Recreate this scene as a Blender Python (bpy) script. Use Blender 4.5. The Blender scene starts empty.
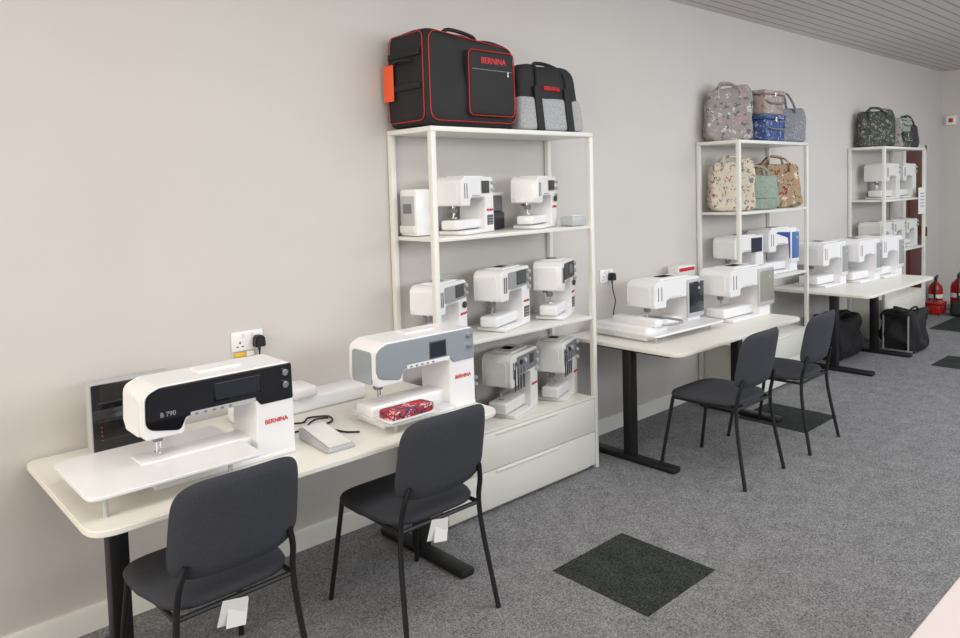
import bpy, bmesh, math, random
from mathutils import Matrix, Vector, Euler
from mathutils import noise as nz
random.seed(4)
SC=bpy.context.scene; COL=SC.collection
SC.view_settings.view_transform='Standard'
# ---------------------------------------------------------------- materials
MC={}
def mat(name,col,rough=.5,metal=0,noise=0,nscale=20,bump=0,bscale=200,emis=0,alpha=1,trans=0,coat=0):
    if name in MC: return MC[name]
    m=bpy.data.materials.new(name); m.use_nodes=True; nt=m.node_tree; N=nt.nodes; L=nt.links
    b=N['Principled BSDF']; c=(col[0],col[1],col[2],1)
    b.inputs['Roughness'].default_value=rough; b.inputs['Metallic'].default_value=metal
    b.inputs['Base Color'].default_value=c
    if coat: b.inputs['Coat Weight'].default_value=coat
    if trans: b.inputs['Transmission Weight'].default_value=trans
    if alpha<1: b.inputs['Alpha'].default_value=alpha
    tc=N.new('ShaderNodeTexCoord')
    if noise:
        n=N.new('ShaderNodeTexNoise'); n.inputs['Scale'].default_value=nscale; n.inputs['Detail'].default_value=4
        r=N.new('ShaderNodeValToRGB')
        r.color_ramp.elements[0].position=.3; r.color_ramp.elements[1].position=.7
        r.color_ramp.elements[0].color=tuple(max(0,x*(1-noise)) for x in col)+(1,)
        r.color_ramp.elements[1].color=tuple(min(1,x*(1+noise)) for x in col)+(1,)
        L.new(tc.outputs['Object'],n.inputs['Vector']); L.new(n.outputs['Fac'],r.inputs['Fac']); L.new(r.outputs['Color'],b.inputs['Base Color'])
    if bump:
        n2=N.new('ShaderNodeTexNoise'); n2.inputs['Scale'].default_value=bscale
        bp=N.new('ShaderNodeBump'); bp.inputs['Strength'].default_value=bump; bp.inputs['Distance'].default_value=.004
        L.new(tc.outputs['Object'],n2.inputs['Vector']); L.new(n2.outputs['Fac'],bp.inputs['Height']); L.new(bp.outputs['Normal'],b.inputs['Normal'])
    MC[name]=m; return m
def floral(name,base,cols,scale=30,thr=.32):
    if name in MC: return MC[name]
    m=bpy.data.materials.new(name); m.use_nodes=True; nt=m.node_tree; N=nt.nodes; L=nt.links
    b=N['Principled BSDF']; b.inputs['Roughness'].default_value=.8
    tc=N.new('ShaderNodeTexCoord'); v=N.new('ShaderNodeTexVoronoi'); v.inputs['Scale'].default_value=scale
    nn=N.new('ShaderNodeTexNoise'); nn.inputs['Scale'].default_value=scale*1.5
    mx=N.new('ShaderNodeMixRGB'); mx.inputs['Fac'].default_value=.08
    L.new(tc.outputs['Object'],nn.inputs['Vector']); L.new(tc.outputs['Object'],mx.inputs[1]); L.new(nn.outputs['Color'],mx.inputs[2]); L.new(mx.outputs[0],v.inputs['Vector'])
    lt=N.new('ShaderNodeMath'); lt.operation='LESS_THAN'; lt.inputs[1].default_value=thr
    L.new(v.outputs['Distance'],lt.inputs[0])
    sp=N.new('ShaderNodeSeparateColor'); L.new(v.outputs['Color'],sp.inputs[0])
    r=N.new('ShaderNodeValToRGB'); r.color_ramp.interpolation='CONSTANT'
    e=r.color_ramp.elements; e[0].color=tuple(cols[0])+(1,); e[1].position=1/len(cols); e[1].color=tuple(cols[1 % len(cols)])+(1,)
    for i in range(2,len(cols)):
        q=e.new(i/len(cols)); q.color=tuple(cols[i])+(1,)
    L.new(sp.outputs[0],r.inputs['Fac'])
    m2=N.new('ShaderNodeMixRGB'); m2.inputs[1].default_value=tuple(base)+(1,)
    L.new(lt.outputs[0],m2.inputs['Fac']); L.new(r.outputs['Color'],m2.inputs[2]); L.new(m2.outputs[0],b.inputs['Base Color'])
    MC[name]=m; return m
def srgb(r,g,b):
    return tuple(((x/255)/12.92 if x/255<=.04045 else ((x/255+.055)/1.055)**2.4) for x in (r,g,b))
WHITE=mat('white_plastic',(.85,.85,.86),.28,coat=.2)
WHITE2=mat('warm_white_plastic',(.74,.74,.72),.35)
LGREY=mat('light_grey_plastic',(.48,.49,.50),.35)
MGREY=mat('mid_silver_plastic',(.33,.34,.35),.3,metal=.2)
GREY=mat('grey_plastic',(.18,.19,.20),.4)
SLOT=mat('dark_grey_plastic',(.04,.04,.045),.4)
GLASS=mat('black_gloss_panel',(.008,.008,.010),.07,coat=.6)
SILVERBLUE=mat('silver_blue_lacquer',(.40,.45,.49),.26,metal=.4)
CHROME=mat('brushed_steel',(.7,.7,.7),.22,metal=1)
RED=mat('red_print',srgb(205,35,35),.5)
REDP=mat('red_piping',srgb(190,35,30),.5)
REDG=mat('red_gloss_enamel',srgb(165,25,20),.3)
ORANGE=mat('orange_card',srgb(240,95,50),.6)
BLACKF=mat('black_nylon_fabric',(.010,.010,.012),.7,bump=.3,bscale=400)
GREYF=mat('grey_marl_fabric',(.38,.39,.40),.9,noise=.25,nscale=120)
BLACKM=mat('black_powder_coat',(.008,.008,.009),.45)
DESK=mat('white_laminate',(.82,.80,.735),.33)
DESKE=mat('near_table_laminate',(.66,.58,.57),.4)
SHELFM=mat('white_painted_metal',(.78,.78,.73),.35)
CABM=mat('white_cabinet_lacquer',(.77,.76,.69),.4)
CHAIRF=mat('charcoal_wool_fabric',(.042,.045,.055),.95,noise=.2,nscale=250,bump=.4,bscale=500)
PAPER=mat('white_paper',(.82,.82,.80),.8)
YEL=mat('yellow_card',srgb(235,190,40),.6)
SCRB=mat('blue_lcd',srgb(75,115,175),.15)
SCRG=mat('grey_lcd',srgb(80,88,92),.15)
SCRL=mat('pale_lcd',srgb(150,156,158),.2)
SCRD=mat('dark_lcd',srgb(40,46,52),.12)
SCRN=mat('navy_lcd',srgb(30,36,62),.12)
SCRI=mat('ivory_lcd',srgb(150,150,140),.2)
INKW=mat('pale_print',(.34,.34,.35),.5)
INKD=mat('dark_print',(.08,.08,.09),.5)
PURPLE=mat('purple_decor',srgb(45,60,150),.3)
ACR=mat('clear_acrylic',(.9,.93,.93),.05,alpha=.22)
ACR2=mat('frosted_acrylic',(.88,.90,.90),.12,alpha=.5)
FL_GREY=floral('grey_pink_floral',srgb(150,146,145),[srgb(185,150,150),srgb(100,100,108),srgb(205,200,195)],28,.4)
FL_BLUE=floral('blue_floral',srgb(62,84,135),[srgb(170,178,200),srgb(40,52,100),srgb(110,128,165)],34,.4)
FL_PINK=floral('pink_grey_floral',srgb(165,152,147),[srgb(190,145,135),srgb(115,108,105),srgb(215,208,200)],34,.4)
FL_CREAM=floral('cream_meadow_floral',srgb(205,197,178),[srgb(140,100,80),srgb(95,115,90),srgb(170,90,80),srgb(110,125,145)],30,.36)
FL_GREEN=floral('sage_green_print',srgb(145,160,148),[srgb(165,180,168),srgb(122,140,126)],40)
FL_BEIGE=floral('beige_garden_floral',srgb(165,140,115),[srgb(110,75,58),srgb(150,60,50),srgb(80,88,62),srgb(215,203,180)],26,.42)
FL_DARK=floral('dark_green_floral',srgb(62,70,62),[srgb(125,132,112),srgb(165,155,135),srgb(38,46,42)],34,.4)
FL_SPOT=floral('grey_spot_print',srgb(125,129,135),[srgb(195,198,200),srgb(165,170,175)],50,.3)
FL_NAVY=floral('black_spot_print',srgb(45,48,55),[srgb(150,150,150),srgb(110,110,115)],50,.25)
FL_REDP=floral('red_floral_fabric',srgb(175,45,52),[srgb(50,60,110),srgb(225,205,205),srgb(40,40,60),srgb(190,60,70),srgb(90,110,150)],45,.5)
# ---------------------------------------------------------------- mesh helpers
def merge(bm,tmp,M=None):
    if M is not None: bmesh.ops.transform(tmp,matrix=M,verts=tmp.verts)
    me=bpy.data.meshes.new('t'); tmp.to_mesh(me); tmp.free(); bm.from_mesh(me); bpy.data.meshes.remove(me)
def TM(c,rot=None):
    M=Matrix.Translation(Vector(c))
    if rot: M=M@Euler(rot).to_matrix().to_4x4()
    return M
def box(bm,c,s,bev=0,rot=None,seg=2,taper=None):
    t=bmesh.new(); bmesh.ops.create_cube(t,size=1)
    for v in t.verts:
        if taper and v.co.z>0: v.co.x*=taper[0]; v.co.y*=taper[1]
        v.co.x*=s[0]; v.co.y*=s[1]; v.co.z*=s[2]
    if bev: bmesh.ops.bevel(t,geom=t.edges[:],offset=min(bev,min(s)*.49),segments=seg,affect='EDGES',profile=.5)
    merge(bm,t,TM(c,rot)); return bm
def cyl(bm,c,r,h,axis='z',bev=0,r2=None,n=24,rot=None):
    t=bmesh.new(); bmesh.ops.create_cone(t,cap_ends=True,segments=n,radius1=r,radius2=r if r2 is None else r2,depth=h)
    if bev:
        es=[e for e in t.edges if abs(e.verts[0].co.z-e.verts[1].co.z)<1e-6]
        bmesh.ops.bevel(t,geom=es,offset=bev,segments=2,affect='EDGES')
    R={'z':(0,0,0),'x':(0,math.pi/2,0),'y':(math.pi/2,0,0)}[axis]
    merge(bm,t,TM(c,rot)@TM((0,0,0),R)); return bm
def rpoly(pts,rad,n=5):
    out=[]; m=len(pts)
    for i in range(m):
        p=Vector(pts[i]); a=Vector(pts[i-1])-p; b=Vector(pts[(i+1)%m])-p
        r=rad[i] if isinstance(rad,(list,tuple)) else rad
        if r<=0: out.append(tuple(p)); continue
        ang=a.angle(b); d=min(r/math.tan(ang/2),a.length*.49,b.length*.49)
        s=p+a.normalized()*d; e=p+b.normalized()*d
        for k in range(n+1):
            t=k/n; q=(1-t)**2*s+2*t*(1-t)*p+t*t*e; out.append(tuple(q))
    return out
def prism(bm,pts,a0,a1,plane='xz',bev=0,seg=2,M=None):
    t=bmesh.new()
    def P(p,a): return {'xz':(p[0],a,p[1]),'xy':(p[0],p[1],a),'yz':(a,p[0],p[1])}[plane]
    A=[t.verts.new(P(p,a0)) for p in pts]; Bv=[t.verts.new(P(p,a1)) for p in pts]
    t.faces.new(A); t.faces.new(Bv[::-1]); n=len(pts)
    for i in range(n): t.faces.new((A[i],Bv[i],Bv[(i+1)%n],A[(i+1)%n]))
    bmesh.ops.recalc_face_normals(t,faces=t.faces[:])
    if bev:
        SA=set(A);SB=set(Bv)
        es=[e for e in t.edges if (e.verts[0] in SA and e.verts[1] in SA) or (e.verts[0] in SB and e.verts[1] in SB)]
        bmesh.ops.bevel(t,geom=es,offset=bev,segments=seg,affect='EDGES',clamp_overlap=True)
    merge(bm,t,M); return bm
def tube(bm,pts,r,n=8,closed=False):
    P=[Vector(p) for p in pts]; m=len(P); t=bmesh.new(); rings=[]; up=None
    for i in range(m):
        if closed: d=(P[(i+1)%m]-P[i-1])
        else: d=(P[min(i+1,m-1)]-P[max(i-1,0)])
        d.normalize()
        if up is None:
            up=Vector((0,0,1)) if abs(d.z)<.9 else Vector((1,0,0))
        s=d.cross(up).normalized(); up=s.cross(d).normalized()
        rings.append([t.verts.new(P[i]+(s*math.cos(2*math.pi*k/n)+up*math.sin(2*math.pi*k/n))*r) for k in range(n)])
    for i in range(m if closed else m-1):
        A=rings[i];Bq=rings[(i+1)%m]
        for k in range(n): t.faces.new((A[k],A[(k+1)%n],Bq[(k+1)%n],Bq[k]))
    if not closed: t.faces.new(rings[0][::-1]); t.faces.new(rings[-1])
    bmesh.ops.recalc_face_normals(t,faces=t.faces[:])
    merge(bm,t); return bm
def smoothpath(pts,n=6):
    P=[Vector(p) for p in pts]; out=[]
    for i in range(len(P)-1):
        p0=P[max(i-1,0)];p1=P[i];p2=P[i+1];p3=P[min(i+2,len(P)-1)]
        for k in range(n):
            t=k/n; out.append(.5*((2*p1)+(-p0+p2)*t+(2*p0-5*p1+4*p2-p3)*t*t+(-p0+3*p1-3*p2+p3)*t**3))
    out.append(P[-1]); return out
def lathe(bm,prof,c,n=24):
    t=bmesh.new(); rings=[]
    for r,z in prof: rings.append([t.verts.new((r*math.cos(2*math.pi*k/n),r*math.sin(2*math.pi*k/n),z)) for k in range(n)])
    for i in range(len(rings)-1):
        for k in range(n): t.faces.new((rings[i][k],rings[i][(k+1)%n],rings[i+1][(k+1)%n],rings[i+1][k]))
    t.faces.new(rings[0][::-1]); t.faces.new(rings[-1])
    merge(bm,t,TM(c)); return bm
def soft(bm,c,s,seg=10,wob=.0,taper=(1,1),sag=0,p=9.,seed=0,slope=0):
    t=bmesh.new(); bmesh.ops.create_cube(t,size=2); bmesh.ops.subdivide_edges(t,edges=t.edges[:],cuts=seg,use_grid_fill=True)
    for v in t.verts:
        x,y,z=v.co
        x,y,z=[math.copysign(abs(q)**.6,q) for q in (x,y,z)]
        n=(abs(x)**p+abs(y)**p+abs(z)**p)**(1/p); x/=n;y/=n;z/=n
        k=(z+1)/2; fx=1+(taper[0]-1)*k; fy=1+(taper[1]-1)*k
        X=Vector((x*fx*s[0]/2,y*fy*s[1]/2,(z)*s[2]/2))
        if z>0: X.z-=sag*(1-x*x)*(z)+slope*(x+1)*.5*z
        if wob and z>-.9:
            X+=nz.noise_vector(Vector((X.x*9+seed,X.y*9,X.z*9)))*wob
        v.co=X
    zmin=min(v.co.z for v in t.verts)
    for v in t.verts: v.co.z-=zmin+s[2]/2
    merge(bm,t,TM(c)); return bm
def finish(me,ang=35):
    for p in me.polygons: p.use_smooth=True
    try: me.set_sharp_from_angle(angle=math.radians(ang))
    except Exception: pass
def part(root,name,m,bm,label=None,ang=35,parent_obj=None):
    me=bpy.data.meshes.new(name); bm.to_mesh(me); bm.free(); finish(me,ang); me.materials.append(m)
    o=bpy.data.objects.new(name,me); COL.objects.link(o)
    p=parent_obj or root
    if p: o.parent=p
    if label: o['label']=label
    return o
def single(name,m,bm,label,cat,loc=(0,0,0),rz=0,group=None,ang=35):
    o=part(None,name,m,bm,None,ang); o.location=loc; o.rotation_euler=(0,0,rz); o['label']=label;o['category']=cat
    if group:o['group']=group
    return o
def root(name,label,cat,loc,rz=0,group=None):
    o=bpy.data.objects.new(name,None); COL.objects.link(o); o.empty_display_size=.05
    o.location=loc; o.rotation_euler=(0,0,rz); o['label']=label; o['category']=cat
    if group:o['group']=group
    return o
def struct(name,m,bm):
    o=part(None,name,m,bm); o['kind']='structure'; return o
def text(rt,name,s,size,loc,rot,m,ext=.0006,space=1,bold=0):
    cu=bpy.data.curves.new('t','FONT'); cu.body=s; cu.size=size; cu.extrude=ext; cu.align_x='CENTER'; cu.align_y='CENTER'; cu.space_character=space; cu.offset=bold
    o=bpy.data.objects.new('t',cu); COL.objects.link(o)
    dg=bpy.context.evaluated_depsgraph_get(); me=bpy.data.meshes.new_from_object(o.evaluated_get(dg)); bpy.data.objects.remove(o)
    me.materials.clear(); me.materials.append(m); me.transform(TM(loc,rot))
    t=bpy.data.objects.new(name,me); COL.objects.link(t); t.parent=rt; return t
B=bmesh.new
FX=(math.pi/2,0,0)
def copy_thing(r,loc,rz=0,label=None,skip=()):
    ch=[c for c in r.children_recursive if c.name.split('.')[0] not in skip]
    n=r.copy(); COL.objects.link(n); n.location=loc; n.rotation_euler=(0,0,rz)
    if label:n['label']=label
    mp={r:n}
    for c in ch:
        k=c.copy(); COL.objects.link(k); mp[c]=k
    for c in ch:
        mp[c].parent=mp[c.parent]
    return n
# ---------------------------------------------------------------- room
WM=mat('painted_plaster',srgb(208,204,200),.9,noise=.012,nscale=2,bump=.06,bscale=150)
XE=11.10; ZC=3.043
struct('wall_back',WM,box(B(),((-3+XE)/2,.05,ZC/2),(XE+3,.1,ZC)))
struct('wall_right',WM,box(B(),(XE+.05,-2.9,ZC/2),(.1,6.0,ZC)))
def carpet(name,c1,c2,s=150):
    m=bpy.data.materials.new(name); m.use_nodes=True; nt=m.node_tree;N=nt.nodes;L=nt.links;b=N['Principled BSDF'];b.inputs['Roughness'].default_value=.97
    b.inputs['Specular IOR Level'].default_value=.05
    tc=N.new('ShaderNodeTexCoord')
    v=N.new('ShaderNodeTexVoronoi'); v.inputs['Scale'].default_value=s
    sp=N.new('ShaderNodeSeparateColor')
    n3=N.new('ShaderNodeTexNoise'); n3.inputs['Scale'].default_value=9; n3.inputs['Detail'].default_value=5
    ad=N.new('ShaderNodeMath'); ad.operation='MULTIPLY_ADD'; ad.inputs[1].default_value=.7
    r=N.new('ShaderNodeValToRGB'); r.color_ramp.elements[0].position=.15; r.color_ramp.elements[1].position=1.0
    r.color_ramp.elements[0].color=c1+(1,); r.color_ramp.elements[1].color=c2+(1,)
    L.new(tc.outputs['Object'],v.inputs['Vector']); L.new(tc.outputs['Object'],n3.inputs['Vector'])
    L.new(v.outputs['Color'],sp.inputs[0]); 
    m2=N.new('ShaderNodeMath'); m2.operation='MULTIPLY'; m2.inputs[1].default_value=.45; L.new(n3.outputs['Fac'],m2.inputs[0])
    L.new(sp.outputs[0],ad.inputs[0]); L.new(m2.outputs[0],ad.inputs[2])
    L.new(ad.outputs[0],r.inputs['Fac']); L.new(r.outputs['Color'],b.inputs['Base Color'])
    return m
CARP=carpet('grey_loop_carpet',srgb(82,83,85),srgb(158,158,160),210)
CARPD=carpet('dark_carpet_tile',srgb(26,28,28),srgb(76,80,78),210)
struct('floor',CARP,box(B(),((-3+XE)/2,-2.9,-.05),(XE+3,6.0,.1)))
for x,y,sx,sy in ((2.358,-1.49,.5,.5),(4.87,-.99,.5,.5),(7.38,-1.49,.5,.5),(9.15,-1.35,1.8,.90)):
    o=single('carpet_tile',CARPD,box(B(),(sx/2,sy/2,.0015),(sx,sy,.003)),'dark charcoal square carpet tile set into the grey floor' if sx<.6 else 'large dark charcoal entrance mat by the end wall','carpet tile' if sx<.6 else 'mat',(x,y,0))
    if sx<.6:o['group']='dark carpet tiles in the floor'
    else:o.name='floor_mat'
def slatmat():
    m=bpy.data.materials.new('grey_ceiling_slats'); m.use_nodes=True; nt=m.node_tree;N=nt.nodes;L=nt.links;b=N['Principled BSDF'];b.inputs['Roughness'].default_value=.6
    tc=N.new('ShaderNodeTexCoord'); s=N.new('ShaderNodeSeparateXYZ'); L.new(tc.outputs['Object'],s.inputs[0])
    a=N.new('ShaderNodeMath');a.operation='MULTIPLY';a.inputs[1].default_value=1/.1; L.new(s.outputs['Y'],a.inputs[0])
    f=N.new('ShaderNodeMath');f.operation='FRACT'; L.new(a.outputs[0],f.inputs[0])
    g=N.new('ShaderNodeMath');g.operation='LESS_THAN';g.inputs[1].default_value=.14; L.new(f.outputs[0],g.inputs[0])
    mx=N.new('ShaderNodeMixRGB'); mx.inputs[1].default_value=srgb(214,209,207)+(1,); mx.inputs[2].default_value=srgb(145,143,145)+(1,)
    L.new(g.outputs[0],mx.inputs['Fac']); L.new(mx.outputs[0],b.inputs['Base Color']); return m
struct('ceiling',slatmat(),box(B(),((-3+XE)/2,-2.9,ZC+.05),(XE+3,6.0,.1)))
bm=B(); prism(bm,[(0,0),(-.018,0),(-.018,.085),(-.01,.1),(0,.1)],-3,9.6,'yz'); struct('baseboard_back',SHELFM,bm)
bm=B(); box(bm,(XE-.009,-2.9,.05),(.018,6,.1),.003); struct('baseboard_right',SHELFM,bm)
bm=B(); box(bm,(10.05,-.012,1.0),(.66,.02,2.0),.004); 
for z0,z1 in ((.2,.9),(1.05,1.85)): box(bm,(10.05,-.026,(z0+z1)/2),(.42,.012,z1-z0),.005)
box(bm,(10.32,-.05,1.0),(.03,.05,.12),.01)
struct('door_1',mat('dark_red_door_paint',srgb(84,28,26),.45),bm)
bm=B(); 
for x in (9.69,10.41): box(bm,(x,-.015,1.04),(.06,.03,2.08),.004)
box(bm,(10.05,-.015,2.045),(.78,.03,.07),.004); struct('trim_1',SHELFM,bm)
# ---------------------------------------------------------------- tables
def table(x0,x1,y0,y1,z,label,lx0,lx1):
    r=root('work_table',label,'table',((x0+x1)/2,(y0+y1)/2,0))
    w=(x1-x0)/2;d=abs(y1-y0)/2
    part(r,'tabletop',DESK,prism(B(),rpoly([(-w,-d),(w,-d),(w,d),(-w,d)],[.09,.09,.05,.05],8),z-.022,z,'xy',.004))
    for lx in (lx0,lx1):
        X=lx-(x0+x1)/2
        bm=B(); box(bm,(X,.0,(z-.06)/2+.02),(.065,.065,z-.08),.006); box(bm,(X,.0,.35),(.05,.05,.6),.004)
        box(bm,(X,-.02,.0175),(.075,.62,.035),.01); box(bm,(X,0,z-.037),(.06,.6,.03),.006)
        for q in (-.29,.25): cyl(bm,(X,q,.004),.02,.008)
        part(r,'leg',BLACKM,bm,'black steel t-shaped leg')
    bm=B(); box(bm,((lx0+lx1)/2-(x0+x1)/2,.0,z-.045),(lx1-lx0,.05,.03),.004); part(r,'crossbar',BLACKM,bm)
    return r
table(.555,2.205,-.86,-.012,.732,'white laminate table with rounded corners against the wall, black legs',.74,2.06)
table(3.58,5.14,-.86,-.012,.732,'white laminate table with two large white sewing machines on it',3.69,4.98)
table(6.345,7.96,-.86,-.012,.732,'white laminate table with three white embroidery machines on it',6.68,7.60)
r=root('display_table','pale pinkish white table with a straight edge','table',(2.3,-3.04,0))
part(r,'tabletop',DESKE,prism(B(),rpoly([(-1.0,-.4),(1.0,-.4),(1.0,.4),(-1.0,.4)],.02,4),.702,.73,'xy',.004))
for sx in (-.92,.92):
    for sy in (-.34,.34): part(r,'leg',BLACKM,box(B(),(sx,sy,.351),(.05,.05,.702),.005))
# ---------------------------------------------------------------- shelving
def unit(x,label,w):
    r=root('shelving_unit',label,'shelf',(x,0,0),group='white open shelving units along the wall')
    yb,yf=-.004,-.366;t=.03
    for px in (t/2,w-t/2):
        for py in (yb-t/2,yf+t/2):
            part(r,'post',SHELFM,box(B(),(px,py,.989),(t,t,1.978),.003))
    for z in (2.003,1.461,.922):
        bm=B(); box(bm,(w/2,(yb+yf)/2,z-.0125),(w,yb-yf,.025) if z>1.9 else (w-2*t,yb-yf-.01,.02),.003)
        part(r,'shelf',SHELFM,bm)
    c=root('drawer_cabinet','low white two-drawer cabinet standing inside the shelving unit','cabinet',(x+t+.003,0,0),group='white drawer cabinets under the shelves')
    W=w-2*t-.006
    bm=B(); box(bm,(W/2,-.185,.2275),(W,.33,.405),.003); box(bm,(W/2,-.18,.0125),(W-.04,.3,.025)); box(bm,(W/2,-.19,.429),(W,.35,.012),.003)
    part(c,'body',CABM,bm)
    for z in (.1235,.3235):
        d=part(c,'drawer',CABM,box(B(),(W/2,-.359,z),(W-.006,.018,.196),.002))
        part(c,'handle',SHELFM,box(B(),(W/2,-.369,z+.086),(W*.42,.010,.008),.002),parent_obj=d)
    return r
U1,U2,U3=2.249,5.174,8.079
unit(U1,'tall white open shelving unit holding sewing machines and black bags',1.218)
unit(U2,'white open shelving unit holding patterned craft bags and sewing machines',1.165)
unit(U3,'white open shelving unit near end wall with machines and bags',1.215)
# ---------------------------------------------------------------- chairs
def chair(loc,rz,label):
    r=root('dining_chair',label,'chair',loc,rz,'charcoal upholstered chairs at the tables')
    t=B(); w,d=.235,.225
    def se(a,ex=.5):
        c,s=math.cos(a),math.sin(a); return (math.copysign(abs(c)**ex,c),math.copysign(abs(s)**ex,s))
    rings=[(0,.478),(.5,.480),(.85,.477),(.97,.468),(1.0,.455),(.985,.442),(.9,.436),(0,.436)]
    R=[];M=40
    for f,z in rings:
        if f==0: R.append([t.verts.new((0,.02,z))]); continue
        R.append([t.verts.new((se(2*math.pi*k/M)[0]*w*f*(1-.06*(se(2*math.pi*k/M)[1]<0)),.02+se(2*math.pi*k/M)[1]*d*f,z+(-.012*max(0,se(2*math.pi*k/M)[1]*f)**3))) for k in range(M)])
    for i in range(len(R)-1):
        A,C=R[i],R[i+1]
        for k in range(M):
            if len(A)==1: t.faces.new((A[0],C[k],C[(k+1)%M]))
            elif len(C)==1: t.faces.new((A[k],A[(k+1)%M],C[0]))
            else: t.faces.new((A[k],C[k],C[(k+1)%M],A[(k+1)%M]))
    bmesh.ops.recalc_face_normals(t,faces=t.faces[:])
    part(r,'seat',CHAIRF,t,ang=60)
    t=B(); M=56
    def bk(a,f,off):
        c,s=math.cos(a),math.sin(a); e=.40
        u=math.copysign(abs(c)**e,c)*f; v=math.copysign(abs(s)**e,s)*f
        return Vector((u*(.216+.006*(-v)),-.262-.030*v+.040*u*u+off,.700+.157*v+.006*(1-u*u)*v))
    prof=[(0,.017),(.4,.017),(.75,.016),(.93,.012),(1.0,0),(.93,-.012),(.75,-.016),(.4,-.017),(0,-.017)]
    R=[]
    for f,o in prof:
        if f==0: R.append([t.verts.new(bk(0,0,o))]); continue
        R.append([t.verts.new(bk(2*math.pi*k/M,f,o)) for k in range(M)])
    for i in range(len(R)-1):
        A,C=R[i],R[i+1]
        for k in range(M):
            if len(A)==1: t.faces.new((A[0],C[k],C[(k+1)%M]))
            elif len(C)==1: t.faces.new((A[k],A[(k+1)%M],C[0]))
            else: t.faces.new((A[k],C[k],C[(k+1)%M],A[(k+1)%M]))
    bmesh.ops.recalc_face_normals(t,faces=t.faces[:])
    part(r,'backrest',CHAIRF,t,ang=60)
    for sx in (-1,1):
        part(r,'leg',BLACKM,tube(B(),[(sx*.225,.27,.0),(sx*.195,.20,.43)],.0105,10))
        part(r,'leg',BLACKM,tube(B(),smoothpath([(sx*.228,-.27,.0),(sx*.205,-.215,.30),(sx*.195,-.205,.44),(sx*.190,-.222,.53),(sx*.172,-.238,.60)],5),.0105,10))
    bm=B(); 
    tube(bm,[(-.195,.20,.428),(.195,.20,.428)],.009); tube(bm,[(-.195,-.2,.428),(.195,-.2,.428)],.009)
    for sx in (-1,1): tube(bm,[(sx*.195,-.2,.428),(sx*.195,.2,.428)],.009)
    part(r,'frame',BLACKM,bm)
    bm=B(); box(bm,(-.02,-.205,.385),(.085,.002,.085),rot=(.15,.2,0)); box(bm,(-.005,-.206,.375),(.07,.002,.08),rot=(-.1,.25,.1)); tube(bm,[(-.02,-.2,.43),(-.02,-.203,.42)],.002)
    part(r,'care_label',PAPER,bm,'white hanging care label')
    return r
c1=chair((.945,-.73,0),.03,'charcoal fabric chair with black metal legs facing the sewing table')
for i,(loc,rz,l) in enumerate((((1.765,-.755,0),0,'charcoal fabric chair with black legs at the table beside shelves'),((3.95,-.90,0),0,'charcoal fabric chair with black legs pulled out from the white table'),((4.71,-.91,0),.03,'charcoal fabric chair with black legs pushed toward the white table'))):
    copy_thing(c1,loc,rz,l,skip=() if i==0 else ('care_label',))
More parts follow.
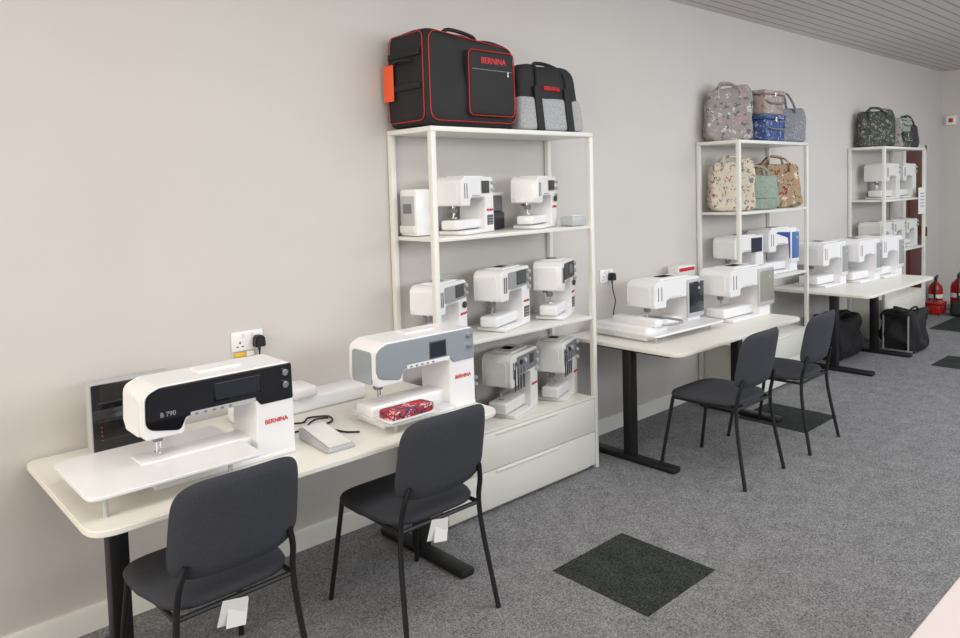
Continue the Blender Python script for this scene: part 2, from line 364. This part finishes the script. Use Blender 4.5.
# ---------------------------------------------------------------- sewing machines
def machine(loc,rz,label,L=.40,H=.30,D=.17,body=WHITE,panel=None,pfull=False,pdeep=False,screen=None,knobs=2,brand=True,bs=.018,model=None,ext=None,decor=None,group=None,bigscreen=None,stitch=False,dial=False,loopers=False,hoop=False,extm=None,bz=None,bw=1.12):
    r=root('sewing_machine',label,'sewing machine',loc,rz,group)
    x0,x1=-L/2,L/2; cw=.27*L; hw=.25*L; ah=.36*H; hb=.50*H; bh=.235*H
    xi=x1-cw
    pts=[(x1,.012),(x1-.004,H*.97),(x1-.02,H),(x0+.10*L,H*1.0),(x0+.008*L,H*.94),(x0,hb+.1*H),(x0+.015*L,hb),(x0+hw,hb),(x0+hw*1.03,H-ah),(xi,H-ah),(xi-.008,.012)]
    rad=[.012,.015,.02,.035,.04,.04,.012,.010,.022,.024,.005]
    part(r,'housing',body,prism(B(),rpoly(pts,rad,6),-D/2,D/2,'xz',.012,3),ang=40)
    bm=B(); box(bm,((x0+.01+xi)/2,0,.012+(bh-.012)/2+.01),(xi-x0+.01,D*.62,bh-.02),.012,seg=3)
    part(r,'free_arm',WHITE if body!=WHITE2 else WHITE2,bm)
    part(r,'base',body,box(B(),((x0+.03+x1)/2,0,.010),(L-.03,D*1.02,.020),.006))
    bm=B(); box(bm,(x0+hw*.55,0,bh+.0035),(.07*L/.4,D*.5,.003),.001); part(r,'needle_plate',CHROME,bm)
    hx=x0+hw*.55
    bm=B(); cyl(bm,(hx,0,(hb+bh)/2+.014),.0035,hb-bh-.01); cyl(bm,(hx,0,hb-.01),.009,.03); box(bm,(hx,-.004,bh+.016),(.012,.03,.006),.002); cyl(bm,(hx+.012,0,(hb+bh)/2+.02),.004,hb-bh-.02)
    part(r,'needle_bar',CHROME,bm)
    part(r,'needle_clamp',GREY,box(B(),(hx+.002,0,hb-.024),(.030,.034,.026),.004))
    part(r,'presser_lever',GREY,box(B(),(x0+hw*.98,D*.15,hb-.012),(.012,.05,.014),.003))
    part(r,'handwheel',LGREY if body==WHITE else WHITE,cyl(B(),(x1+.010,0,H*.62),.036*H/.3,.024,'x',.005))
    if not pfull:
        part(r,'top_cover',body,prism(B(),rpoly([(x0+hw*.9,H-.004),(x1-.05,H-.004),(x1-.06,H+.006),(x0+hw,H+.006)],.004,3),-D*.30,D*.34,'xz',.003))
    part(r,'top_handle',LGREY if not pfull else body,prism(B(),rpoly([(x0+hw*1.6,H-.001),(xi-.01,H-.001),(xi-.02,H+.006),(x0+hw*1.6+.01,H+.006)],.003,3),-D*.06,D*.30,'xz',.002))
    yF=-D/2
    pf=.004 if panel else 0
    for q in ((.35,.62) if not pfull else ()): part(r,'thread_slot',SLOT,box(B(),(x0+hw*q,yF-.0005-pf,H*.76),(.004,.004,H*.26),.001))
    part(r,'face_cover',body if not pdeep else panel,prism(B(),rpoly([(-D*.36,hb+.02*H),(D*.36,hb+.02*H),(D*.34,H*.90),(-D*.34,H*.90)],.02,4),x0-.003,x0+.02,'yz',.002))
    if panel:
        if pfull:
            m0=.016 if not pdeep else .004
            pp=[(x1-.004,H*.60),(x1-.006,H*.985),(x0+.11*L,H*.985),(x0+(m0+.006)*L,H*.93),(x0+m0*L,H*.60),(x0+hw*.9,H*.535),(x0+hw*1.05,H-ah+.006),(xi,H-ah+.006),(xi+.015,H*.60)]
            rr_=[.008,.010,.04,.04,.04,.02,.015,.012,.012]
        else:
            pp=[(x1-.012,H*.68),(x1-.012,H*.95),(x0+hw*.9,H*.95),(x0+hw*.9,H-ah+.01),(xi,H-ah+.01)]; rr_=.012
        part(r,'front_panel',panel,prism(B(),rpoly(pp,rr_,5),yF-.004,yF+.010 if pfull else yF+.002,'xz',.003 if pfull else .0015))
        if pfull:
            part(r,'button_strip',LGREY if not pdeep else WHITE,prism(B(),rpoly([(x0+hw*1.15,H-ah+.002),(xi-.005,H-ah+.002),(xi-.005,H-ah+.018),(x0+hw*1.15,H-ah+.018)],.004,3),yF-.006,yF,'xz',.001))
    if screen:
        sx,sz,sw,sh,sm=screen
        s=part(r,'screen_bezel',SLOT if not model else GLASS,box(B(),(x0+sx*L,yF-.0045,sz*H),(sw*L+.012,.003,sh*H+.012),.001))
        part(r,'screen',sm,box(B(),(x0+sx*L,yF-.0062,sz*H),(sw*L,.001,sh*H)),parent_obj=s)
    if bigscreen:
        s=part(r,'screen_bezel',bz or LGREY,box(B(),(x1-cw*.45,yF-.004,H*.58),(cw*bw,.018,H*.74),.008))
        part(r,'screen',bigscreen,box(B(),(x1-cw*.45,yF-.0135,H*.60),(cw*(bw-.18),.003,H*.60),.001),parent_obj=s)
    for k in range(knobs):
        part(r,'knob',CHROME if pfull else LGREY,cyl(B(),(x1-.028*L/.4,yF-.010,H*(.90-.13*k)),.0105*H/.3,.016,'y',.003))
    if dial: part(r,'knob',SLOT,cyl(B(),(x1-cw*.5,yF-.008,H*.56),.017,.014,'y',.003),'round dark stitch dial')
    if stitch:
        part(r,'stitch_chart',INKD,box(B(),(x1-cw*.5,yF-.001,H*.22),(cw*.7,.003,H*.18),.001))
        for i in range(3): part(r,'chart_row',INKW,box(B(),(x1-cw*.5,yF-.003,H*(.16+.05*i)),(cw*.55,.002,H*.018)))
    for k in range(5): part(r,'button',LGREY if not pfull else GREY,box(B(),(x0+hw*1.3+k*.022*L/.4,yF-.003-pf,H-ah+.010),(.010,.004,.006),.001))
    if loopers:
        for k in range(4): part(r,'thread_guide',SLOT,box(B(),(x0+hw*.6+k*.035,yF-.002,H*.60),(.012,.006,H*.34),.002))
        for k in range(3): part(r,'tension_dial',[GREY,SLOT,LGREY][k],cyl(B(),(x0+hw*.8+k*.05,yF-.008,H*.86),.013,.014,'y',.002))
    if hoop:
        part(r,'embroidery_bed',WHITE,box(B(),(x0-.075,.02,.045),(.22,.42,.085),.018,seg=3))
        a=[(x0+hw*.35+.115*math.copysign(abs(math.cos(t))**.7,math.cos(t)),-.10+.15*math.copysign(abs(math.sin(t))**.7,math.sin(t)),bh+.014) for t in [2*math.pi*k/28 for k in range(28)]]
        part(r,'embroidery_hoop',MGREY,tube(B(),a,.008,6,closed=True))
        part(r,'hoop_arm',WHITE,box(B(),(x0-.08,-.04,bh+.025),(.09,.34,.045),.012))
    if brand: text(r,'lettering','BERNINA',bs,(x1-cw*.50,yF-.001,H*.40),FX,RED,bold=.0004)
    if model: text(r,'model_number',model,.022,(x0+hw*.60,yF-.0055,H*.72),FX,INKW)
    if decor:
        part(r,'decor_panel',decor,prism(B(),rpoly([(xi+.02,H*.90),(x0+hw*1.2,H*.93),(x0+hw,H*.90),(xi-.03,H*.78),(xi-.005,H*.30),(xi+.02,H*.30)],.02,5),yF-.003,yF+.001,'xz'))
    if ext:
        ex0,ex1,ey0,ey1,ez=ext
        part(r,'extension_table',extm or WHITE,prism(B(),rpoly([(ex0,ey0),(ex1,ey0),(ex1,ey1),(ex0,ey1)],[.05,.03,.02,.05],6),ez-.014,ez,'xy',.004))
        for fx,fy in ((ex0+.06,ey0+.05),(ex0+.06,ey1-.05),(ex1-.1,ey0+.05)): part(r,'extension_leg',LGREY,cyl(B(),(fx,fy,(ez-.014)/2),.008,ez-.014))
    return r
T=.732
machine((1.045,-.565,T),0,'large white sewing machine with glossy black front and extension table',L=.54,H=.345,D=.20,panel=GLASS,pfull=True,model='B 790',bs=.022,screen=(.60,.83,.30,.15,SCRD),knobs=2,ext=(-.475,.08,-.235,.20,.083))
machine((1.925,-.60,T),0,'white and silver-blue sewing machine with small screen',L=.53,H=.35,D=.20,panel=SILVERBLUE,pfull=True,pdeep=True,bs=.022,screen=(.60,.81,.15,.17,SCRD),knobs=2,ext=(-.27,.08,-.20,.13,.05),extm=ACR2)
r=root('accessory_case','glossy black storage case with grey frame standing behind sewing machine','case',(.90,-.14,T))
part(r,'shell',LGREY,box(B(),(0,.012,.138),(.30,.06,.276),.006))
part(r,'door',GLASS,box(B(),(0,-.022,.138),(.290,.01,.264),.004))
for i in range(4): part(r,'bobbin',ORANGE,cyl(B(),(-.115,-.028,.06+.016*i),.0018,.004,'y',n=10))
for i in range(3): part(r,'shelf_strip',SLOT,box(B(),(0,-.028,.06+.07*i),(.25,.003,.004)))
r=root('embroidery_module','long low white embroidery unit lying on the table between machines','embroidery unit',(1.60,-.18,T))
part(r,'body',WHITE,box(B(),(0,0,.035),(.62,.14,.07),.016,seg=3))
part(r,'carriage_arm',WHITE,box(B(),(-.02,-.02,.095),(.12,.16,.05),.018,seg=3))
part(r,'connector',LGREY,box(B(),(-.22,-.071,.035),(.08,.01,.03),.003))
r=root('foot_control','light grey wedge-shaped foot control lying on the table','foot pedal',(1.445,-.665,T),-.05)
part(r,'housing',LGREY,prism(B(),rpoly([(-.12,.0),(.12,.0),(.12,.045),(-.12,.016)],.006,3),-.058,.058,'yz',.004))
part(r,'tread',WHITE2,prism(B(),[(-.11,.019),(.11,.0445),(.11,.0485),(-.11,.023)],-.048,.048,'yz',.0015))
r=root('fabric_pack','small red floral fabric packet lying under the needle','fabric packet',(1.775,-.745,T+.05))
part(r,'packet',FL_REDP,soft(B(),(0,0,.022),(.22,.09,.034),wob=.004))
part(r,'lower_sleeve',PAPER,box(B(),(0,0,.003),(.23,.105,.006),.002))
def cable(name,pts,r0,label,m=BLACKM):
    return single(name,m,tube(B(),smoothpath(pts,8),r0,6),label,'cable')
z=T+.005
cable('power_cable',[(1.36,-.42,z),(1.42,-.34,z),(1.50,-.38,z),(1.55,-.34,z),(1.62,-.38,z),(1.60,-.45,z),(1.53,-.47,z),(1.50,-.43,z),(1.55,-.40,z+.006),(1.60,-.42,z+.006)],.004,'thin black cable looped across the white table')
cable('power_cable',[(1.36,-.49,z),(1.43,-.47,z),(1.5,-.51,z),(1.54,-.56,z),(1.56,-.62,z),(1.60,-.66,z)],.004,'thin black cable trailing toward the silver machine')
def socket(x,z,plug,lab):
    r=root('wall_socket',lab,'socket',(x,0,z))
    part(r,'faceplate',WHITE,box(B(),(0,-.005,0),(.147,.010,.087),.003))
    for dx,dz,w,h in ((0,.0,.006,.010),(-.012,-.018,.008,.005),(.012,-.018,.008,.005)): part(r,'pin_hole',SLOT,box(B(),(-.036+dx,-.0105,dz-.006),(w,.002,h)))
    for sx in (-.02,.02): part(r,'switch',WHITE2,box(B(),(sx,-.012,.026),(.012,.005,.018),.001))
    return r
socket(1.445,1.045,True,'white double wall socket with switches above the table')
def plug(x,z,lab):
    bm=B(); prism(bm,rpoly([(-.025,-.022),(.025,-.022),(.022,.018),(.012,.03),(-.012,.03),(-.022,.018)],.008,3),-.05,-.011,'xz',.004); cyl(bm,(0,-.03,-.03),.006,.02)
    tube(bm,smoothpath([(0,-.03,-.035),(0,-.035,-.09),(.005,-.05,-.16),(.01,-.03,-.24),(.02,-.03,-.29)],6),.004,8)
    return single('power_plug',BLACKM,bm,lab,'plug',(x,0,z))
plug(1.49,1.035,'black power plug pushed into the double wall socket')
r=root('label_tag','small yellow and white tag hanging on the socket','tag',(1.43,-.001,.985))
part(r,'tag',YEL,box(B(),(-.02,-.006,.0),(.05,.008,.018),.002)); part(r,'clip',PAPER,box(B(),(.025,-.006,.0),(.035,.010,.022),.002))
socket(4.03,1.075,True,'white wall socket with a black plug beside the shelving'); plug(4.06,1.065,'black power plug with cable hanging to the table')
# ---------------------------------------------------------------- unit 1 contents
ZT,Z2,Z3,Z4=2.003,1.461,.922,.435
G1='sewing machines on the white shelves'
def m1(x,y,z,rz,label,**k): machine((x,y,z),rz,label,group=G1,**k)
m1(2.595,-.205,Z2,.34,'white sewing machine with small screen on the middle shelf',L=.35,H=.295,D=.16,screen=(.72,.82,.20,.18,SCRD),stitch=True)
m1(3.125,-.205,Z2,.42,'white sewing machine with dials on the middle shelf',L=.34,H=.29,D=.16,screen=(.70,.83,.26,.16,SCRD),knobs=3,dial=True)
m1(2.405,-.195,Z3,.40,'white sewing machine with dark screen on the lower shelf',L=.33,H=.295,D=.16,panel=MGREY,screen=(.72,.83,.26,.18,SCRD),dial=True)
m1(2.855,-.20,Z3,.34,'white sewing machine with black screen panel on the lower shelf',L=.36,H=.33,D=.17,panel=MGREY,screen=(.68,.83,.32,.20,SCRD),knobs=3,stitch=True)
m1(3.285,-.20,Z3,.46,'white sewing machine with dials and printed panel on the shelf',L=.30,H=.34,D=.17,panel=SLOT,screen=(.66,.83,.26,.16,SCRG),knobs=3,dial=True,stitch=True)
m1(2.90,-.20,Z4,.32,'silver grey overlocker on top of the drawer cabinet',L=.34,H=.35,D=.18,body=WHITE2,panel=GREY,knobs=3,loopers=True,screen=(.75,.84,.12,.12,SCRD))
m1(3.29,-.20,Z4,.40,'slim silver grey overlocker on top of the drawer cabinet',L=.27,H=.35,D=.17,body=WHITE2,panel=GREY,knobs=3,loopers=True)
m1(2.47,-.18,Z4,.36,'dark overlocker machine partly hidden on the drawer cabinet',L=.28,H=.28,D=.17,body=SLOT,panel=GREY,brand=False)
r=root('embroidery_module','white embroidery unit box with grey panel standing on the shelf','embroidery unit',(2.345,-.10,Z2))
part(r,'body',WHITE,box(B(),(0,0,.12),(.10,.14,.24),.012)); part(r,'side_panel',LGREY,box(B(),(-.051,0,.13),(.004,.11,.15),.002)); part(r,'slot',GREY,box(B(),(-.0535,0,.14),(.003,.07,.05),.002)); part(r,'carriage_arm',WHITE2,box(B(),(-.052,0,.035),(.02,.12,.04),.006))
r=root('embroidery_module','dark grey embroidery unit lying on the shelf','embroidery unit',(2.86,-.065,Z2))
part(r,'body',SLOT,box(B(),(0,0,.05),(.24,.09,.10),.012)); part(r,'carriage_arm',GREY,box(B(),(0,.0,.145),(.23,.07,.09),.012)); part(r,'lid',WHITE,box(B(),(0,.0,.20),(.24,.08,.02),.006))
r=root('foot_control','light grey foot control lying on the shelf','foot pedal',(3.365,-.29,Z2))
part(r,'housing',LGREY,box(B(),(0,0,.028),(.13,.10,.056),.01)); part(r,'tread',WHITE2,box(B(),(0,-.002,.059),(.11,.08,.006),.002))
for x,z in ((2.62,Z3),(3.07,Z3)):
    r=root('display_stand','clear acrylic sign holder standing between machines','sign holder',(x,-.03,z))
    part(r,'panel',ACR,box(B(),(0,0,.15),(.15,.004,.30))); part(r,'foot',ACR,box(B(),(0,-.006,.003),(.15,.02,.006)))
def loop_rect(bm,pts,r0): tube(bm,pts,r0,6,closed=True)
def trolley_bag(loc,rz,W,Dp,H):
    r=root('trolley_bag','large black trolley bag with red piping on the top shelf','bag',loc,rz)
    tx,ty,sl=.96,.90,.045
    part(r,'body',BLACKF,soft(B(),(0,0,H/2),(W,Dp,H),seg=16,wob=.012,taper=(tx,ty),seed=3,p=10,slope=sl,sag=.010),ang=60)
    bm=B()
    yy=lambda z:-Dp/2*(1-(1-ty)*z/H)
    q=rpoly([(-W/2+.018,.028),(W/2-.020,.028),(W/2-.032,H-.028-sl),(-W/2+.028,H-.024)],.06,6)
    loop_rect(bm,[(a,yy(b)+.000,b) for a,b in q],.0024)
    q=rpoly([(-Dp/2+.03,.03),(Dp/2-.03,.03),(Dp/2-.045,H-.03),(-Dp/2+.045,H-.03)],.04,5)
    loop_rect(bm,[(-W/2*(1-.04*b/H)-.000,a,b) for a,b in q],.0024)
    px0,px1,pz0,pz1=-.06,W/2-.055,.06,H-.105
    q=rpoly([(px0,pz0),(px1,pz0),(px1,pz1),(px0,pz1)],.03,4)
    loop_rect(bm,[(a,-Dp/2-.020,b) for a,b in q],.0024)
    part(r,'piping',REDP,bm,'thin red piping')
    part(r,'front_pocket',BLACKF,box(B(),((px0+px1)/2,-Dp/2+.006,(pz0+pz1)/2),(px1-px0,.058,pz1-pz0),.015,seg=3))
    part(r,'zip',GREY,box(B(),((px0+px1)/2,-Dp/2-.023,pz1-.095),(px1-px0-.04,.003,.003)))
    part(r,'zip_pull',CHROME,box(B(),(px1-.05,-Dp/2-.026,pz1-.11),(.005,.003,.025),.001))
    text(r,'lettering','BERNINA',.042,((px0+px1)/2+.01,-Dp/2-.0235,pz1-.050),FX,RED,ext=.001,bold=.0006)
    part(r,'hang_tag',ORANGE,box(B(),(-W/2-.010,.120,.23),(.004,.085,.18),.001))
    for zz in (.20,.36):
        part(r,'side_strap',BLACKF,box(B(),(-W/2-.002,0,zz),(.012,Dp*.7,.03),.004))
    part(r,'side_handle',BLACKF,tube(B(),smoothpath([(-W/2-.0,-.06,H*.66),(-W/2-.035,-.04,H*.66),(-W/2-.035,.04,H*.66),(-W/2-.0,.06,H*.66)],5),.008)); part(r,'top_handle',BLACKF,tube(B(),smoothpath([(-.12,-.06,H-.03),(-.08,-.07,H+.008),(.08,-.07,H-.01),(.12,-.06,H-.045)],5),.010))
    for sy in (-.1,.1): part(r,'wheel',BLACKM,cyl(B(),(W/2-.05,sy,.018),.018,.02,'y',.003))
trolley_bag((2.545,-.188,ZT),0,.62,.36,.49)
def grey_tote(loc,rz,W,Dp,H):
    r=root('machine_carry_bag','black and grey carry bag with black straps on the top shelf','bag',loc,rz)
    tx,ty=.88,.70
    part(r,'body',BLACKF,soft(B(),(0,0,H*.5),(W,Dp,H),seg=12,wob=.010,taper=(tx,ty),seed=9,p=7),ang=60)
    part(r,'base_panel',GREYF,soft(B(),(0,0,H*.25+.004),(W*1.012,Dp*1.03,H*.50),seg=12,wob=.002,taper=(.95,.86),seed=2,p=12),ang=60)
    sl=math.atan((1-ty)*Dp/2/H)
    for sx in (-W*.22,W*.24): part(r,'strap',BLACKF,box(B(),(sx,-Dp/2*.93-.003,H*.33),(.055,.018,H*.66),.004,rot=(-sl,0,0)))
    part(r,'side_patch',BLACKF,box(B(),(-W/2+.004,0,H*.25),(.022,Dp*.5,H*.46),.004))
    for s in (-1,1):
        part(r,'handle',BLACKF,tube(B(),smoothpath([(-W*.22,s*Dp*.43,H*.6),(-W*.20,s*Dp*.38,H*.88),(-W*.1,s*.05,H+.012),(W*.12,s*.05,H+.012),(W*.22,s*Dp*.38,H*.88),(W*.24,s*Dp*.43,H*.6)],5),.011))
    text(r,'lettering','BERNINA',.032,(W*.01,-Dp/2*.83,H*.64),(math.pi/2-sl,0,0),RED,ext=.006,bold=.0006)
grey_tote((3.165,-.19,ZT),0,.54,.30,.375)
# ---------------------------------------------------------------- patterned bags
def craft_bag(loc,rz,W,Dp,H,m,label,flap=False,hh=1.14,slope=.02):
    r=root('craft_bag',label,'bag',loc,rz)
    part(r,'body',m,soft(B(),(0,0,H/2),(W,Dp,H),seg=12,wob=.022,taper=(.93,.55),seed=loc[0]*7,p=7,sag=.025,slope=slope),ang=60)
    for s in (-1,1):
        part(r,'handle',m,tube(B(),smoothpath([(-W*.24,s*Dp*.30,H*.76),(-W*.22,s*Dp*.30,H*.95),(-W*.13+.02*s,s*Dp*.28,H*(hh+.04)),(W*.11+.02*s,s*Dp*.28,H*(hh+.02)),(W*.22,s*Dp*.30,H*.93),(W*.24,s*Dp*.30,H*.76)],5),.010))
    if flap: part(r,'front_flap',m,box(B(),(0,-Dp/2+.006,H*.55),(W*.80,.02,H*.56),.012,rot=(-.12,.06,0)))
    return r
def basket(loc,rz,W,Dp,H,m,label,lid):
    r=root('sewing_basket',label,'sewing box',loc,rz)
    part(r,'body',m,box(B(),(0,0,H*.40),(W,Dp,H*.80),.015,seg=3,taper=(1.06,1.06)))
    part(r,'lid',lid,box(B(),(0,0,H*.90),(W*1.09,Dp*1.09,H*.18),.012,seg=3))
    part(r,'clasp',CHROME,box(B(),(0,-Dp*.545,H*.80),(.025,.008,.04),.003))
    part(r,'handle',GREY,tube(B(),smoothpath([(-W*.5,-Dp*.53,H*.55),(-W*.3,-Dp*.58,H*.45),(W*.3,-Dp*.58,H*.45),(W*.5,-Dp*.53,H*.55)],5),.006))
craft_bag((U2+.19,-.17,ZT),-.75,.36,.16,.42,FL_GREY,'grey and pink floral craft bag on the top shelf',hh=1.02,slope=-.03)
basket((U2+.57,-.24,ZT),0,.32,.25,.21,FL_BLUE,'blue floral sewing box on the top shelf',FL_BLUE)
basket((U2+.56,-.24,ZT+.21),0,.31,.25,.19,FL_PINK,'pink-grey floral sewing box stacked on the blue one',FL_PINK)
craft_bag((U2+1.0,-.20,ZT),-.5,.44,.18,.33,FL_SPOT,'grey spotted craft bag with handles on the top shelf',hh=1.22)
craft_bag((U2+.20,-.185,Z2),-.70,.35,.17,.40,FL_CREAM,'cream meadow print craft bag standing on the shelf',hh=1.02,slope=-.02)
craft_bag((U2+.53,-.22,Z2),-.60,.36,.12,.33,FL_GREEN,'sage green messenger bag leaning on the shelf',flap=True,hh=1.02,slope=.05)
craft_bag((U2+.93,-.19,Z2),-.6,.42,.17,.40,FL_BEIGE,'beige floral craft bag on the shelf',hh=1.03)
m1(U2+.30,-.19,Z3,-.05,'white sewing machine with rounded head on the shelf',L=.42,H=.34,D=.19,brand=False,screen=(.74,.78,.34,.30,SCRN),knobs=0)
m1(U2+.84,-.20,Z3,-.05,'white sewing machine with dark blue curved panel on the shelf',L=.46,H=.37,D=.20,brand=False,decor=PURPLE,bigscreen=SCRB,bz=WHITE)
craft_bag((U3+.24,-.19,ZT),-.8,.38,.15,.38,FL_DARK,'dark green floral craft bag on the top shelf',hh=1.03,slope=-.03)
craft_bag((U3+.52,-.20,ZT),-.95,.30,.12,.34,FL_GREY,'pale grey floral craft bag with handles on the top shelf')
basket((U3+.81,-.2,ZT),0,.23,.22,.17,FL_DARK,'dark green floral sewing box on the top shelf',FL_DARK)
basket((U3+.81,-.2,ZT+.17),0,.22,.21,.15,FL_GREEN,'sage green sewing box stacked on another box',FL_GREEN)
craft_bag((U3+1.09,-.2,ZT),-.5,.26,.16,.30,FL_NAVY,'dark spotted craft bag with handles on the top shelf')
for i,(x,z) in enumerate(((.42,Z2),(.92,Z2),(.24,Z3),(.62,Z3),(1.0,Z3))):
    m1(U3+x,-.19,z,0,'plain white sewing machine on the far shelving unit',L=.40 if z>1 else .34,H=.37 if z>1 else .30,D=.22,body=WHITE2,brand=False)
r=root('paper_notice','white paper notice fixed to the shelf post','notice',(U3+1.08,-.3665,1.30))
part(r,'sheet',PAPER,box(B(),(-.0,-.003,.12),(.22,.003,.29)));
for i in range(5): part(r,'printed_line',GREY,box(B(),(-.0,-.006,.20-.035*i),(.13,.002,.008)))
# ---------------------------------------------------------------- table 2 contents
machine((4.18,-.36,T),-.04,'white embroidery machine with large flat bed and touch screen',L=.50,H=.34,D=.22,bigscreen=SCRD,brand=False,ext=(-.46,.28,-.28,.26,.055),hoop=True,bw=1.4)
machine((4.85,-.50,T),-.04,'large white sewing machine with tall ivory touch screen',L=.52,H=.36,D=.24,bigscreen=SCRI,brand=False,bw=1.5)
r=root('small_box','small white and red box standing behind the machines','box',(4.80,-.10,T))
part(r,'carton',PAPER,box(B(),(0,0,.175),(.22,.09,.35),.003)); part(r,'band',RED,box(B(),(0,-.0465,.325),(.20,.002,.025)))
# ---------------------------------------------------------------- table 3
G3='white embroidery machines on the far table'
for x,y,sc in ((6.80,-.26,SCRL),(7.27,-.38,SCRL),(7.73,-.42,SCRL)):
    machine((x,y,T),-.06,'white embroidery machine with pale grey touch screen on the table',L=.43,H=.39,D=.28,body=WHITE,bigscreen=sc,brand=False,group=G3,bz=WHITE2)
def duffel(loc,W,Dp,H,lab,rz=0,seed=1,frame=False):
    r=root('carry_bag',lab,'bag',loc,rz)
    part(r,'body',BLACKF,soft(B(),(0,0,H/2),(W,Dp,H),seg=12,wob=.05,taper=(1.0,.85),sag=.05,seed=seed,p=8),ang=60)
    part(r,'handle',BLACKF,tube(B(),smoothpath([(-.12,-.05,H-.08),(-.09,-.08,H-.0),(.0,-.10,H+.02),(.08,-.09,H-.02),(.12,-.05,H-.09)],5),.010))
    part(r,'handle',BLACKF,tube(B(),smoothpath([(-.12,.05,H-.08),(-.09,.06,H-.0),(.0,.08,H+.0),(.08,.07,H-.03),(.12,.05,H-.09)],5),.010))
    if frame:
        for q in (-Dp/2+.06,Dp/2-.06): part(r,'trolley_post',MGREY,tube(B(),[(-W/2-.02,q,.03),(-W/2-.02,q,H-.04)],.009))
        part(r,'trolley_grip',BLACKM,tube(B(),[(-W/2-.02,-Dp/2+.06,H-.04),(-W/2-.02,Dp/2-.06,H-.04)],.012))
        part(r,'trolley_base',GREY,box(B(),(-W/2-.01,0,.02),(.08,Dp*.8,.03),.006))
duffel((7.24,-.22,0),.54,.32,.41,'black nylon machine bag on the carpet under the table')
duffel((7.92,-.60,0),.44,.34,.41,'black nylon trolley bag slumped beside the far table leg',seed=6,frame=True)
# ---------------------------------------------------------------- fire safety
def extinguisher(loc,lab,s=1):
    r=root('fire_extinguisher',lab,'fire extinguisher',loc)
    part(r,'cylinder',REDG,lathe(B(),[(.0,0),(.075*s,.0),(.08*s,.012),(.08*s,.26*s),(.07*s,.31*s),(.04*s,.34*s),(.025*s,.36*s),(.0,.36*s)],(0,0,0)))
    bm=B(); cyl(bm,(0,0,.375*s),.018,.04); box(bm,(.03,0,.40*s),(.11,.02,.015),.004); box(bm,(.03,0,.42*s),(.12,.02,.012),.004,rot=(0,-.25,0))
    part(r,'valve',BLACKM,bm)
    part(r,'hose',BLACKM,tube(B(),smoothpath([(-.02,0,.38*s),(-.09,-.02,.34*s),(-.098,-.02,.25*s),(-.095,-.02,.10*s)],6),.010))
    part(r,'label_band',PAPER,cyl(B(),(0,0,.18*s),.0815*s,.05*s,n=32))
extinguisher((10.50,-.12,0),'red fire extinguisher standing on the floor by the door')
extinguisher((10.62,-.34,0),'tall red fire extinguisher standing near the end wall',1.1)
r=root('fire_equipment_case','low red fire equipment case on the floor','case',(10.22,-.20,0))
part(r,'body',REDG,box(B(),(0,0,.06),(.24,.18,.12),.02)); part(r,'lid',REDG,box(B(),(0,0,.135),(.25,.19,.03),.01)); part(r,'handle',BLACKM,tube(B(),smoothpath([(-.06,0,.145),(-.04,0,.18),(.04,0,.18),(.06,0,.145)],5),.008))
r=root('tool_bag','small dark bag standing on the floor beside the extinguishers','bag',(10.24,-.46,0))
part(r,'body',BLACKF,soft(B(),(0,0,.09),(.26,.16,.18),wob=.02,taper=(.9,.7),p=7),ang=60); part(r,'handle',BLACKF,tube(B(),smoothpath([(-.06,0,.16),(-.04,0,.23),(.04,0,.23),(.06,0,.16)],5),.008))
r=root('fire_alarm_point','small white alarm box mounted on the end wall','alarm box',(XE,-.12,2.40))
part(r,'case',WHITE,box(B(),(-.02,0,0),(.04,.12,.12),.006)); part(r,'button',RED,box(B(),(-.042,0,0),(.006,.05,.05),.002))
# ---------------------------------------------------------------- light
w=bpy.data.worlds.new('w'); SC.world=w; w.use_nodes=True
w.node_tree.nodes['Background'].inputs['Color'].default_value=(.95,.97,1,1); w.node_tree.nodes['Background'].inputs['Strength'].default_value=.33
def area(n,loc,rot,sx,sy,e,c):
    l=bpy.data.lights.new(n,'AREA'); l.shape='RECTANGLE'; l.size=sx; l.size_y=sy; l.energy=e; l.color=c
    o=bpy.data.objects.new(n,l); COL.objects.link(o); o.location=loc; o.rotation_euler=rot
area('shopfront_daylight',(5.4,-5.6,2.3),(math.radians(76),0,0),8,1.2,150,(.93,.965,1))
area('side_daylight',(-2.8,-2.2,2.0),(math.radians(82),0,math.radians(-90)),3.6,1.8,128,(1,.89,.75))
area('added_top_fill',(2.0,-2.0,3.02),(0,0,0),4.5,1.0,54,(1,.98,.95))  # added fill from above to lift tabletops and floor; no real fitting
area('added_top_fill',(7.5,-2.4,3.02),(0,0,0),4.5,1.0,64,(.97,.98,1))  # second added overhead fill, for the far end; no fixture there
# ---------------------------------------------------------------- camera
y=math.radians(47.727);a=math.radians(3.221);rr=math.radians(-1.632)
fw=Vector((math.cos(y)*math.cos(a),math.sin(y)*math.cos(a),-math.sin(a))); ri0=Vector((math.sin(y),-math.cos(y),0)); up0=ri0.cross(fw)
ri=ri0*math.cos(rr)+up0*math.sin(rr); up=-ri0*math.sin(rr)+up0*math.cos(rr)
cd=bpy.data.cameras.new('camera'); co=bpy.data.objects.new('camera',cd); COL.objects.link(co)
M=Matrix((ri,up,-fw)).transposed().to_4x4(); M.translation=Vector((0,-3.170,1.697)); co.matrix_world=M
cd.sensor_width=36; cd.sensor_fit='HORIZONTAL'; cd.lens=744.761*36/960; cd.shift_y=-(319-230.02)/960; cd.clip_start=.02
SC.camera=co
